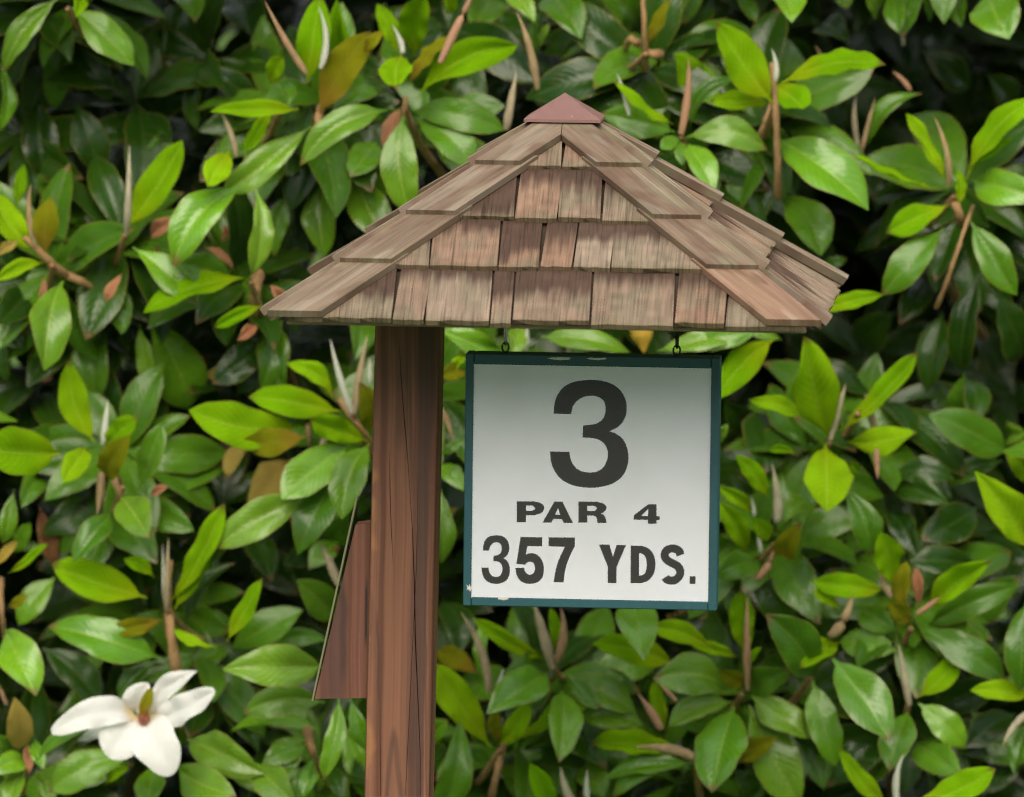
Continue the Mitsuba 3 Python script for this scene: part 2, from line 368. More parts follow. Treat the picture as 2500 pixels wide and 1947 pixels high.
# Leaf survey. A header gives a zoomed part of the photograph (left, top, scale); then base x y, tip x y, visible width, kind, layer (0 near .. 5 deep), optional bow.
# kinds: b young lime, l light, g green, k dark, y olive underside, o yellow, r rust; s felted bud, w white bud, p pink bud, t twig
SURVEY = """
@ 0 0 3.12
440 -10 15 545 210 l 2|555 60 1025 500 260 l 2 50|500 80 385 835 220 g 3|530 280 850 755 230 k 3|620 -60 590 110 150 b 1|-10 480 5 1000 130 g 2|290 740 330 1420 320 k 3|580 790 775 1340 260 k 3
930 580 1330 870 320 k 4|860 40 1180 400 250 k 4|1420 40 1290 500 300 k 4|1400 -80 1480 130 230 g 3|1780 -80 1910 260 330 k 4|2080 740 1610 460 220 k 3|1420 1100 1950 850 250 k 4
2280 830 1605 820 180 b 1 -70|2080 800 1870 1160 190 b 2|1800 1190 1660 815 55 s 1|1750 1150 1580 1420 230 b 1|960 1740 1390 1070 280 b 2|950 1740 1260 970 290 g 3|960 1780 985 1110 65 s 1
150 1640 190 1260 110 b 2|520 1150 560 1560 180 k 4|900 1100 700 1560 300 k 4|1960 560 2010 120 170 g 3|700 -40 1000 60 200 g 4|1130 -40 1150 160 60 g 3|1500 600 1480 960 160 k 5|420 480 440 780 150 k 4
520 480 540 760 60 o 4|100 1050 -20 1400 200 k 4
@ 600 0 3.12
560 870 950 240 270 y 1|470 640 565 -30 250 b 2|780 480 680 65 320 b 2|570 525 555 50 60 w 1|460 560 145 10 62 s 1|1080 840 410 1250 260 l 1 -20|500 960 -180 1480 260 l 1|640 870 970 600 290 g 2
600 1250 590 1960 270 l 2|830 1290 1060 1840 320 l 2|1000 1080 800 1340 230 g 2|650 1230 790 1560 150 k 2|1290 760 2065 335 320 b 1 -40|1290 440 1370 -60 310 b 2|1190 420 1150 680 260 b 1|1200 450 1005 30 165 b 2
1195 410 1115 190 52 w 1|1235 640 1570 260 120 y 1|1480 480 1740 -60 75 p 1|900 400 1040 240 110 y 1|1205 870 1260 1640 285 l 1|1260 850 1960 980 250 g 2|1290 900 1750 1230 260 g 2|1180 820 1065 1160 160 r 2
2100 560 1400 740 220 k 3|1985 990 2065 540 74 s 1|1630 770 1800 800 60 t 3|1850 830 1910 830 80 r 3|1700 260 1900 -60 380 g 3|1570 110 1520 -80 180 b 2|560 870 530 1000 80 t 1|1210 800 1190 900 45 t 1|980 650 1010 900 200 k 4
300 640 330 760 150 g 2|180 640 290 430 170 b 2|860 480 1000 540 180 k 3|420 1080 330 1300 200 g 3|700 620 960 640 200 k 3|200 1250 330 1560 200 k 3
@ 1200 0 3.12
120 -60 310 140 200 l 2|420 -60 660 240 320 g 3|340 460 340 100 80 g 2|350 450 425 180 50 l 2|350 680 190 90 70 s 1|110 980 190 540 2 s 1|1100 430 390 720 200 g 3|1090 500 700 780 150 k 3
1170 400 1155 -30 55 t 2|1190 330 1350 -20 100 y 2|1180 380 690 200 270 k 3|1230 400 1680 -40 320 k 3|1140 250 820 -60 300 g 3|1250 430 1720 340 220 k 3|1270 470 1420 820 200 k 3|1390 950 930 620 110 b 1 -40
1130 900 1280 570 100 b 2|1050 880 955 560 48 w 1|1400 1010 830 870 250 g 2|1445 1020 1500 450 72 p 1|1640 760 1420 425 270 b 2|1510 980 1870 580 140 g 2|1480 1050 2100 1140 230 l 1|1500 1100 1700 1420 220 g 1
1440 1060 1290 1130 110 g 1|1440 1080 1450 1260 110 g 1|1550 960 1850 900 150 k 3|1690 1260 2300 1440 290 k 2|2150 790 1705 165 340 b 1|2130 800 1660 790 170 b 2|1260 420 1180 400 90 t 2|1100 330 1050 280 80 t 2
1300 60 1900 240 200 k 5|700 300 400 480 200 k 5|1830 560 1620 440 180 k 4|870 880 1060 760 160 k 4
@ 1800 0 3.12
330 -60 420 110 240 l 2|820 -60 830 70 150 l 3|970 -60 1080 130 170 l 2|1200 -60 1230 250 170 g 2|1400 -80 1520 100 240 l 2|1650 -80 1700 200 180 g 3|1930 -80 2040 245 370 l 2|20 -60 140 170 140 g 3
1265 350 1265 210 80 s 2|860 340 620 170 240 k 3|1400 380 1800 680 250 k 4|930 1150 915 690 48 s 2|950 1150 1050 750 44 s 2|1000 1110 1375 690 140 g 2 20|1590 1400 1270 870 150 b 1|1730 1400 2230 720 180 b 1 30
1700 1330 2100 1060 75 b 1|1530 1440 860 1170 80 b 1 -20|1610 1420 1500 890 56 s 1|1800 1380 2280 1480 290 g 2|290 1060 1000 1560 400 g 2|290 640 510 850 240 b 1|330 640 1140 520 210 b 1 -30|290 620 260 370 48 w 1
310 1300 290 680 70 t 1|180 1010 290 700 42 t 1|1320 690 1180 545 60 p 2|640 430 590 350 60 s 3|1100 1560 940 1300 160 k 5|500 560 420 300 200 k 5|1900 560 2150 820 260 k 5|1690 1560 1680 1300 100 b 1
@ 0 450 3.12
350 540 385 110 190 y 1|390 610 110 310 80 t 1|270 480 235 0 55 s 1|300 520 -60 60 250 b 1|330 600 -40 730 180 b 1|-20 560 130 430 90 o 1|480 740 350 1400 330 l 1 60|340 700 330 940 80 r 1
-40 880 170 1240 250 k 3|0 1100 50 1500 120 k 2|740 760 915 1100 270 g 2|930 680 800 890 105 r 1|760 980 710 1650 320 g 2|1120 1000 1480 1720 370 g 2 -30|1060 1060 1140 1560 150 l 2|880 1080 920 1370 190 g 3
1950 710 1080 930 165 b 1 50|1010 480 1500 900 240 g 1|1780 720 1330 600 250 g 2|1840 20 1310 575 350 l 1|1940 10 1955 690 195 l 1|1150 400 1350 270 160 r 2|1200 460 1210 575 100 r 2|1560 480 1780 640 70 r 2
1750 300 1720 560 150 r 3|2200 60 2090 560 200 g 2|2000 930 1630 1090 150 b 1|1960 1080 1820 1180 115 r 1|2200 920 2070 780 140 r 1|2060 1180 1620 1520 250 k 2|2130 1060 2000 1560 240 g 2|1740 1380 1580 1480 100 o 2
1480 950 1800 1350 290 k 4|900 390 480 180 250 g 3|650 500 740 640 70 r 3|190 1500 410 1470 100 r 2|700 430 900 660 200 k 4|460 680 680 760 90 t 2|1950 760 1930 920 120 t 2|200 820 420 1000 220 k 4
@ 400 700 3.12
1340 950 660 820 250 b 1 -30|1290 860 950 570 185 b 2|1560 1180 1090 1010 250 b 1|1040 1060 200 940 350 b 1|1090 1140 560 1200 210 y 1|1430 960 1268 400 62 w 1|1450 970 1550 370 72 s 1|1570 740 1570 540 60 w 2
1590 1080 1520 770 240 y 1|1400 960 1580 1170 60 t 1|1225 1150 1230 1430 100 s 1|1095 1050 1110 1230 40 p 2|620 1200 480 1430 150 o 2|1420 1200 900 1620 330 l 1 30|970 1310 640 1720 300 o 2|1570 1200 1350 1750 300 l 0
1000 440 560 820 230 k 2|850 290 910 800 270 g 2|1480 200 1480 520 220 g 2|1400 560 1440 800 150 k 3|1310 900 1250 680 150 g 3|300 200 500 500 260 k 5|90 1320 60 1250 90 r 3|480 1150 350 1560 90 k 4
@ 400 1150 3.12
1110 180 395 590 320 l 1 20|1310 50 1010 595 300 g 1|1430 300 1240 560 220 g 2|1330 540 1120 720 180 l 2|1330 870 1190 545 78 s 1|1290 680 1330 570 50 r 2|50 1000 440 250 230 b 1|80 1060 400 560 160 b 1
20 1050 35 510 52 s 1|25 1040 -10 560 46 w 1|30 1050 90 1600 90 t 1|480 1300 765 820 150 b 1 25|410 1340 70 1220 80 b 1 -12|160 1180 520 690 140 k 2|500 1360 1060 1060 250 g 2|1320 1130 1010 830 280 l 2
1260 1300 830 1310 150 g 2|1230 1490 478 1500 360 l 1|480 1330 220 1490 170 g 2|650 1340 740 1300 70 p 2|700 650 1000 900 260 k 4|1560 200 1480 330 140 g 3|900 700 1100 620 160 k 3|300 900 560 1150 220 k 4
@ 0 900 3.12
460 640 -150 600 420 b 1|720 560 530 -60 240 b 1|650 600 475 860 240 b 1|800 600 1040 370 185 b 1|820 830 950 540 220 y 1|785 575 822 240 64 w 1|1060 920 1225 420 200 g 2|770 790 740 1110 78 s 1
430 930 420 1120 65 s 2|860 830 920 970 70 t 1|920 980 1130 1285 270 l 1 30|840 1100 560 1460 230 g 1|1100 1100 1350 1250 250 k 3|110 920 20 1340 160 l 1|360 840 170 1050 210 g 2|60 1560 370 1330 110 b 1
-20 1500 120 1310 90 o 1|100 1400 230 1180 140 l 2|300 1050 430 1500 190 r 2|1120 1750 390 1500 330 b 1|1180 1600 950 1450 130 b 1|1560 720 1340 980 180 k 3|1300 640 1400 690 70 r 3|1150 960 1270 900 90 r 2
1300 810 1760 600 50 t 4|500 300 420 480 130 g 3|640 780 560 880 200 g 3|1000 960 1250 1100 160 k 4|50 860 300 760 200 k 4
@ 0 1400 3.11
1220 640 385 370 330 g 1|40 420 250 890 330 l 1|320 570 760 1000 270 k 2|250 900 420 1250 190 k 3|420 30 130 380 200 g 2|60 260 200 170 80 y 1|140 1350 115 970 230 o 1|0 170 25 440 60 t 1
50 1000 -10 840 45 s 1|210 1300 225 1500 110 r 1|200 1420 -60 1500 170 l 1|180 1500 60 1760 170 l 1|260 1500 400 1760 150 l 2|100 1350 -40 1260 150 g 2|270 1260 330 1490 130 g 1|270 1440 790 1120 150 g 0 -40
1000 1390 370 1650 270 l 1|800 1610 990 1480 105 b 1|1150 1460 1120 1760 230 l 1|1340 1460 1760 1680 290 l 1|1420 1260 1960 1500 330 l 1|1200 660 900 960 180 g 2|1360 780 1180 1000 200 g 2|1270 350 1275 0 70 t 1
1340 740 1280 350 100 t 1|1240 350 830 440 160 y 1 -30|1660 880 1600 1180 220 g 2|1760 1060 1570 800 45 t 2|640 640 760 740 120 k 3|560 560 740 620 160 k 4|900 780 700 700 200 k 4
@ 500 1450 3.12
920 830 300 900 270 l 1 30|860 1040 200 1010 150 l 2|1020 790 905 1420 185 l 0|1110 800 1235 1190 160 l 1|1050 980 1230 1560 230 g 2|780 1150 440 1290 170 g 1|760 1160 570 1370 130 g 1|830 1240 690 1560 170 g 1
790 1120 500 1140 80 l 1|400 1290 650 1550 260 l 1|180 1400 640 1560 200 l 1|840 1320 740 1560 140 g 1|960 1320 1060 1560 150 k 2|2080 620 1760 440 170 y 2|2180 1170 1740 520 280 b 1 -20|1760 1720 1945 995 270 g 1
1720 1150 1850 960 150 l 2|2170 750 1950 140 78 s 1|2110 640 2110 210 120 g 2|1730 740 1870 760 130 l 3|1800 50 1950 420 240 k 3|790 1110 830 1230 90 t 1|1900 200 1780 500 160 k 4
@ 1100 1450 3.12
780 570 635 80 95 s 1|790 560 840 110 80 s 1|770 480 760 100 110 b 1|720 500 175 190 185 b 1 -40|750 540 430 600 230 g 2|720 600 300 880 320 l 1|890 620 1420 900 260 l 1|900 640 1130 880 160 g 1
845 740 835 1270 300 l 1|880 580 1400 620 150 g 3|960 960 1470 1000 200 l 1|370 1150 600 830 185 b 1|440 1160 1085 770 140 b 1 -60|360 1140 350 880 130 y 1|345 880 402 570 60 w 1|310 1560 400 1150 75 t 1
300 1270 90 1180 120 g 1|1720 540 1080 380 250 b 1 30|1400 60 1480 465 320 l 1|1990 420 1510 250 190 b 1|2184 480 1830 370 150 b 1|2150 750 1560 640 310 l 1|2150 830 1660 1000 220 l 1|1640 1040 1560 650 130 b 2
1720 820 1590 690 75 s 0|1600 1030 1425 760 88 p 1|1760 1180 1070 1120 280 b 1|1740 1280 1150 1190 110 b 1|1850 1245 1410 1170 95 s 0|2160 860 1990 1500 380 l 1|1850 1300 1170 1390 170 g 1|1850 1340 1230 1520 180 g 1
800 1700 640 1310 210 b 1|960 1640 840 1320 120 s 1|1040 1570 1040 1340 60 w 1|600 1560 400 1340 250 l 2|1000 1270 1160 1540 230 l 2|660 1300 900 1230 150 g 3|1350 720 1300 690 90 r 3|1450 600 1600 760 200 g 3
1960 150 1890 210 60 p 2|1100 1300 1200 1180 160 g 3|1900 1500 1980 1400 140 r 3
@ 1700 1450 2.73
340 420 300 -30 185 b 1|340 640 340 10 58 s 1|320 600 160 515 130 y 1|340 500 435 355 75 b 1|370 680 790 955 225 l 1|350 740 690 1400 320 l 1|350 680 600 520 220 g 2|220 1130 520 960 165 y 1
220 1150 400 1357 150 k 2|770 560 470 140 310 g 1|775 580 930 1150 220 g 1|950 330 715 470 210 b 1|890 285 1045 -20 84 s 1|1340 390 950 310 200 g 2|910 430 1290 970 320 l 0|1010 800 1140 1040 170 k 2
1420 740 1348 335 60 s 1|1475 690 1780 350 165 b 1|1420 260 1480 560 180 g 2|1480 730 1810 1030 195 g 1|1410 780 1280 1150 205 g 1|1470 1000 1750 1190 250 g 2|1560 640 1800 800 250 k 3|2130 800 1800 1020 210 k 2
1490 230 2070 560 225 g 1|1340 250 1090 90 200 g 2|1530 220 2150 -60 220 g 2|2200 40 2140 640 250 g 1|2230 690 1830 640 155 b 1|2220 790 2045 1010 60 s 1|2200 850 2120 1200 170 g 1|1430 1400 1990 1160 210 b 0
1280 1420 960 1030 160 b 1|1340 1400 1382 1070 56 w 1|1900 1350 2090 1060 200 k 2|820 1350 1130 1270 150 k 3|1180 480 1280 560 200 k 4|600 1100 800 900 200 k 4
@ 1700 950 2.73
890 330 720 -340 360 b 1|960 280 1475 -240 190 b 1 30|830 220 370 50 120 b 1 -20|895 340 995 -30 52 s 1|860 370 880 785 350 b 1|1000 350 1470 290 210 b 1|670 440 480 410 85 b 1|1200 280 1130 30 190 s 2
1200 400 1210 600 105 p 1|500 120 460 560 310 k 3|200 60 270 360 210 k 3|480 720 255 435 135 b 1|540 890 505 495 74 s 1|380 860 150 650 140 b 1|330 1090 150 750 185 b 1|385 850 358 705 48 w 1
430 1090 400 930 48 w 1|500 990 390 860 140 b 1|580 1110 670 930 195 y 1|400 1270 520 1050 78 p 1|600 880 740 720 145 l 2|660 1180 790 740 85 g 2|410 1160 130 1230 185 g 1|960 640 1170 1110 220 g 1
1290 600 1720 590 170 k 2|2080 430 1560 170 270 g 2|1790 -80 1830 190 190 k 2|2040 480 1670 640 165 g 2|1300 640 1650 740 210 k 2|1290 800 1470 1080 195 k 2|1870 790 1510 1000 250 k 2|1870 1180 1430 1150 215 k 2
2260 1060 1865 550 320 b 1|2230 600 2100 440 200 b 2|2230 300 2070 330 190 l 2|1900 950 2250 1150 250 k 3|1310 1310 1250 970 195 b 1|1260 1340 775 1280 185 b 1|1300 1390 1235 1170 58 s 1|1390 1490 1400 1150 130 y 1
1480 1460 1450 1190 90 r 1|1430 1560 1280 1410 150 y 1|1470 1500 1750 1270 46 p 1 40|1530 1470 1950 1150 260 b 1|1750 1560 2160 1250 240 g 2|960 1470 780 1330 100 b 1|580 1350 770 1290 150 g 2|740 1180 920 1000 85 g 3
150 1300 330 1360 50 t 2|1020 480 1090 560 85 b 2|1000 620 1200 760 200 k 4|700 950 560 1200 200 k 4
@ 1700 450 2.73
1690 140 1265 310 190 b 1 20|1650 290 1230 720 210 g 1|1830 250 2140 740 245 g 1|1660 690 1800 260 40 t 1|1890 590 1740 1260 215 k 2|1640 850 1530 1380 220 k 3|1990 720 2200 1180 270 k 2|1790 1250 1800 1620 205 g 2
800 850 1245 740 140 b 1|560 60 830 470 270 g 2|820 560 1000 500 85 g 3|1330 850 1080 1080 250 k 4|1560 600 1380 880 250 k 4|520 1030 130 1440 240 b 1|440 960 -100 1080 165 l 1|570 1040 330 960 105 l 2|1760 230 1720 100 80 t 1
@ 1050 780 2.299
400 160 60 60 165 l 1|530 180 540 30 66 w 2|620 100 1120 170 130 l 1|1165 -20 1200 190 160 q 1|1270 180 1780 60 135 l 1|190 300 70 310 105 y 1|190 200 120 320 80 b 1|40 820 190 960 105 l 1
60 760 190 680 55 g 1|60 500 130 680 44 s 1|60 950 70 1370 135 l 1|100 1100 150 1060 55 o 2|1640 440 1780 600 180 k 2|1620 700 1660 600 65 l 1|480 40 460 190 130 l 2
"""
SHOOTS = [(165, 22), (690, 258), (779, 288), (989, 262), (1577, 132), (1664, 335), (1892, 262), (2330, 480), (128, 648), (305, 575), (612, 690), (865, 1015), (410, 1490), (262, 1115), (300, 1190), (440, 1640), (67, 1868),
          (757, 1822), (1353, 1630), (1222, 1830), (1697, 1855), (1812, 1695), (1980, 1655), (2216, 1725), (2224, 1535), (2025, 1082), (1890, 1330), (2215, 1480), (2095, 1010), (1100, 905)]
shoot_keys, shoot_y = [], []
for cx, cy in SHOOTS:
    y0 = 0.78 + 0.03 * rng.uniform(-1, 1)
    c = at(cx, cy, y0)
    back = c + np.array([rng.uniform(-0.06, 0.06), rng.uniform(0.22, 0.34), -rng.uniform(0.05, 0.13)])
    far = back + np.array([rng.uniform(-0.15, 0.15), rng.uniform(0.3, 0.5), -rng.uniform(0.05, 0.2)])
    pts = np.vstack([bez(c, (c + back) / 2 + [0, 0, -0.02], back, 6), bez(back, (back + far) / 2, far, 5)[1:]])
    shoot_keys.append(add(f'{TREE}__shoot', tube(pts, np.linspace(0.0045, 0.009, len(pts)), 7), 'twig_bark', smooth=True))
    shoot_y.append(y0)
SH = np.array(SHOOTS, float)
n_leaf = 0
x0 = y0 = 0.0; sc_ = 1.0
for line in SURVEY.strip().splitlines():
    if line[0] == '@':
        x0, y0, sc_ = map(float, line[1:].split()); continue
    for e in line.split('|'):
        w_ = e.split()
        bx, by, tx, ty, wd = (float(q) for q in w_[:5])
        kind, layer = w_[5], int(w_[6])
        bow = float(w_[7]) if len(w_) > 7 else 0.0
        if wd < 10: continue
        bp, tp, wd, bow = np.array([x0 + bx / sc_, y0 + by / sc_]), np.array([x0 + tx / sc_, y0 + ty / sc_]), wd / sc_, bow / sc_
        d = np.hypot(*(SH - bp).T)
        i = int(d.argmin())
        mine = d[i] < 95 and layer <= 2
        yb = (shoot_y[i] if mine else 0.60 + 0.16 * layer + rng.uniform(-0.04, 0.04)) + (0.05 if layer == 2 else 0.0) + (-0.09 if layer == 0 else 0)
        owner = shoot_keys[i] if mine else TREE
        ppm = FPX / (DIST + yb)                                 # photo pixels per metre at that depth
        Lp = np.hypot(*(tp - bp))
        if kind in 'swptq':
            lean = {'t': -0.15, 's': 0.10, 'w': 0.08, 'p': 0.1, 'q': 0.1}[kind] * Lp / ppm
            if kind == 't':
                B, Tp = at(*bp, yb), at(*tp, yb + rng.uniform(-0.02, 0.02))
                e_ = Tp + (Tp - B) * 0.5 + [0, 0.10, -0.03]
                p = np.vstack([bez(B + (B - Tp) * 0.35 + [0, 0.05, 0], B, (B + Tp) / 2, 6), bez((B + Tp) / 2, Tp, e_, 7)[1:]])
                r = wd / ppm / 2 * 0.85
                add(f'{owner}__twig' if owner == TREE else f'{TREE}__twig', tube(p, np.linspace(r, r * 0.7, 12) * (1 + 0.14 * np.sin(np.arange(12) * 2.3)), 8), 'twig_bark', smooth=True)
            else:
                B, Tp = at(*bp, yb - 0.01), at(*tp, yb - 0.01 - abs(lean) * rng.uniform(0.3, 1))
                nb = (right * bow + up * 0) / ppm if bow else None
                v, f, uv = bud_mesh(B, Tp, (wd if kind == 'q' else min(wd, Lp / 4.2)) / ppm, nb)
                add(f'{owner}__bud', (v, f), {'s': 'bud_felt', 'w': 'bud_white', 'p': 'bud_pink', 'q': 'bud_yellow'}[kind], smooth=True, uv=uv)
            continue
        Lt = max(Lp, wd / 0.44)
        Wt = max(wd, 0.30 * Lt)
        dy = min(math.sqrt(Lt ** 2 - Lp ** 2) / ppm, 0.11) * (1 if layer < 2 or rng.random() < 0.7 else -1) + rng.uniform(0.0, 0.25) * Lp / ppm
        B, Tp = at(*bp, yb), at(*tp, yb - dy)
        a = (Tp - B) / np.linalg.norm(Tp - B)
        # direction to camera and a roll about the leaf's axis
        n0 = -fwd - a * (-fwd @ a); n0 /= np.linalg.norm(n0)
        roll = math.acos(min(1.0, wd / Wt))
        s = np.cross(a, n0)
        sg = np.sign(s[2]) if abs(s[2]) > 0.25 else rng.choice([-1, 1])
        roll = max(roll, rng.uniform(0.05, 0.45))
        nrm = n0 * math.cos(roll) + s * sg * math.sin(roll)
        small = kind in 'r' and Lp < 70
        v, q, uv = leaf_mesh(B, Tp, 1.06 * wd / ppm / max(math.cos(roll), 0.5), nrm, fold=0.7 if kind == 'r' else rng.uniform(0.35, 0.95) if kind == 'b' else rng.uniform(0.20, 0.62),
                             arch=rng.uniform(0.03, 0.13) if kind != 'b' else rng.uniform(-0.06, 0.10), bow=(bow + rng.normal(0, 0.055) * Lp) / ppm,
                             wave=0.045 if kind in 'by' else 0.024, curl=rng.uniform(0.0, 0.24) if kind != 'b' else rng.uniform(-0.10, 0.20), twist=rng.normal(0, 0.6), sk=rng.uniform(0.88, 1.3))
        add(f'{owner}__leaf', (v, q), 'leaf_fresh' if kind in 'lg' and layer < 3 and rng.random() < 0.30 else LEAF[kind], smooth=True, uv=uv)
        n_leaf += 1

# the flower, near the lower left corner
FL = f'{TREE}__flower'
fx = lambda x, y, yy: at(50 + x / 3.64, 1550 + y / 3.64, yy)
core = trimesh.creation.icosphere(2, 1.0)
cv = np.array(core.vertices) * [0.009, 0.009, 0.011]
cv *= (1 + 0.25 * (meshkit.noise(np.array(core.vertices) * 4) - 0.5))[:, None]
add(FL, (cv + fx(1095, 735, 0.632), np.array(core.faces)), 'flower_red', smooth=True, label='open white magnolia flower with a reddish centre')
PET = [(1010, 720, 305, 835, 290, .66, .585, .35, .16, .16), (1030, 700, 1150, 415, 400, .69, .64, .75, .22, -.10), (1120, 710, 1550, 330, 240, .67, .63, .6, -.05, .12), (1170, 780, 1745, 500, 290, .665, .60, .5, .10, -.05),
       (1080, 755, 1335, 1225, 450, .655, .585, .42, .14, .12), (1050, 740, 790, 1085, 470, .66, .60, .35, .15, .06), (820, 820, 505, 945, 110, .68, .66, .3, .05, 0)]
for k_, (a_, b_, c_, d_, w_, y1, y2, fo, ar, cu) in enumerate(PET):
    v, q, uv = leaf_mesh(fx(a_, b_, y1), fx(c_, d_, y2), w_ / 3.64 / 1650, np.array([0, -1, 0.35]), 21, 11, fo, ar, (0.008, 0, -0.010, 0.006, 0, 0, 0)[k_], 0.05, 'petal_point' if k_ in (2, 6) else 'petal', curl=cu, twist=(.5, .2, .9, .3, -.2, .2, .2)[k_])
    add(f'{FL}__petal', (v, q), 'petal_white', smooth=True, uv=uv)
v, q, uv = leaf_mesh(fx(1075, 720, .625), fx(1160, 480, .628), 115 / 3.64 / 1650, np.array([0, -1, 0.2]), 13, 7, 0.5, 0.10, 0, 0.02, 'petal')
add(f'{FL}__petal', (v, q), 'leaf_olive', smooth=True, uv=uv, label='browned inner petal of the flower')

# limbs and trunk
tb = np.array([0.35, 2.7, 0.0])
trunk = np.array([tb + [0.02 * math.sin(k), 0.02 * math.cos(2 * k), 0.45 * k - 0.1] for k in range(11)])
add(f'{TREE}__trunk', tube(trunk, np.linspace(0.16, 0.05, 11) * (1 + 0.25 * np.exp(-np.arange(11))), 14), 'old_bark', smooth=True)
limbs = []
for k in range(26):
    h = rng.uniform(0.5, 4.0)
    s_ = tb + [0, 0, h]
    e_ = np.array([rng.uniform(-1.7, 1.7), rng.uniform(1.0, 2.0), h + rng.uniform(-0.3, 0.7)])
    limbs.append(tube(bez(s_, (s_ + e_) / 2 + [0, 0, -0.12], e_, 9), np.linspace(0.035, 0.008, 9), 7))
for lb in limbs:
    add(f'{TREE}__branch', lb, 'old_bark', smooth=True)
# dark limbs glimpsed in the gaps
for (x1, y1, x2, y2, w_) in [(560, 1060, 520, 1290, 30), (430, 1160, 570, 1090, 14), (60, 640, 330, 690, 14), (230, 960, 110, 1010, 16), (1290, 60, 1260, 230, 20)]:
    A, B = at(x1, y1, 1.12), at(x2, y2, 1.2)
    add(f'{TREE}__branch', tube(bez(A, (A + B) / 2 + rng.normal(0, .01, 3), B, 7), w_ / 1600 / 2, 7), 'old_bark', smooth=True)


def scatter(n, lo, hi, keep, rows, cols, centres=()):
    """whorls of leaves through a volume, joined into one mesh"""
    Vs, Fs, Us, base = [], [], [], 0
    temp = []
    for _ in range(6):
        v, q, uv = leaf_mesh([0, 0, 0], [0, 1, 0], 0.40, np.array([0, 0, 1.]), rows, cols, rng.uniform(.2, .6), rng.uniform(.03, .12), rng.uniform(-.05, .05), 0.025, curl=rng.uniform(0, .15), twist=rng.normal(0, .4), sk=rng.uniform(.9, 1.25))
        temp.append((v, np.vstack([q[:, [0, 1, 2]], q[:, [0, 2, 3]]]), np.stack([uv[:, 0], uv[:, 1] - np.floor(uv[:, 1] + 1e-9)], -1)))
    made, todo = 0, list(centres)
    while made < n or todo:
        c = todo.pop() if todo else rng.uniform(lo, hi)
        if not len(centres) and not keep(c): continue
        axis = np.array([rng.normal(0, .35), -0.75, 0.75]) + rng.normal(0, .25, 3)
        axis /= np.linalg.norm(axis)
        e1 = np.cross(axis, [1, 0, 0.3]); e1 /= np.linalg.norm(e1)
        e2 = np.cross(axis, e1)
        m = rng.integers(6, 11); ph = rng.uniform(0, 6.28)
        for j in range(m):
            th = ph + j * 2.4
            el = rng.uniform(-0.35, 0.75)
            a = (math.cos(th) * e1 + math.sin(th) * e2) * math.cos(el) + axis * math.sin(el) + np.array([0, 0, -0.25])
            a /= np.linalg.norm(a)
            nn = axis + 0.3 * rng.normal(0, 1, 3); nn -= a * (nn @ a); nn /= np.linalg.norm(nn) + 1e-9
            L = rng.uniform(0.11, 0.19)
            R = np.stack([np.cross(a, nn), a, nn], 1) * L
            v, f, uv = temp[rng.integers(6)]
            leaf_id[0] += 1
            Vs.append(v @ R.T + c + axis * rng.uniform(-0.02, 0.02)); Fs.append(f + base); Us.append(uv + [0, leaf_id[0] % 3000])
            base += len(v); made += 1
    return (np.vstack(Vs), np.vstack(Fs)), np.vstack(Us)


def in_frame(c, m=0.0):
    k = (DIST + c[1]) / DIST
    return abs(c[0]) < 0.78 * k + m and abs(c[2] - 2.0 + (c[1] * PITCH)) < 0.60 * k + m


def keep_core(c):
    if not in_frame(c, 0.15): return False
    d = c - np.array([0.66 * (1 + c[1] / 12), c[1], 2.30])                  # the hollow at the upper right lies deeper
    hollow = math.exp(-(d[0] ** 2 / 0.10 + d[2] ** 2 / 0.16))
    return c[1] > 1.24 + 0.75 * hollow


def whorls(band, n):
    return [at(x + rng.uniform(-60, 60), y + rng.uniform(-20, 70), rng.uniform(0.93, 1.08)) for x, y in SHOOTS if band(y) for _ in range(n)]


mesh, uv = scatter(0, None, None, None, 11, 7, whorls(lambda y: y > 700, 2) + whorls(lambda y: y < 700, 1))
add(f'{TREE}__near_foliage', mesh, 'leaf_green', smooth=True, uv=uv, kind='stuff', label='older magnolia leaves just behind the shoots')
mesh, uv = scatter(0, None, None, None, 11, 7, whorls(lambda y: True, 1) + whorls(lambda y: y < 700, 1) + [at(x, y, 1.12) for x, y in ((60, 330), (330, 260), (520, 150), (200, 800), (420, 870), (560, 900), (300, 1050), (90, 950), (540, 1240), (1100, 90), (1500, 90))])
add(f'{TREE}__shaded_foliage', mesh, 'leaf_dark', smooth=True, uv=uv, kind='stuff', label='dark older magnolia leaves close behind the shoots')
mesh, uv = scatter(4300, [-1.1, 1.05, 1.1], [1.1, 2.7, 2.8], keep_core, 8, 5)
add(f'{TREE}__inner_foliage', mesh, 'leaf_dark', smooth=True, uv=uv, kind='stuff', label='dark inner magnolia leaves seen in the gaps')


mesh, uv = scatter(1500, [0.25, 1.95, 1.75], [1.15, 3.3, 2.75], lambda c: True, 7, 5)
add(f'{TREE}__hollow_foliage', mesh, 'leaf_dark', smooth=True, uv=uv, kind='stuff', label='dark leaves at the back of the hollow right of the roof')


def front_of(c):
    return 0.62 + 0.16 * meshkit.noise(c * 1.7) + 0.25 * max(0, abs(c[0]) - 1.3) + 0.35 * max(0, 0.9 - c[2]) + 0.10 * max(0, c[2] - 3.4) ** 2


def keep_out(c):
    if in_frame(c, 0.05): return False
    d = c[1] - front_of(c)
    return 0 < d < 0.45


def keep_deep(c):
    if in_frame(c, 0.05) and c[1] < 2.6: return False
    d = c[1] - front_of(c)
    return d > 0.35 and rng.random() < math.exp(-d * 0.5)


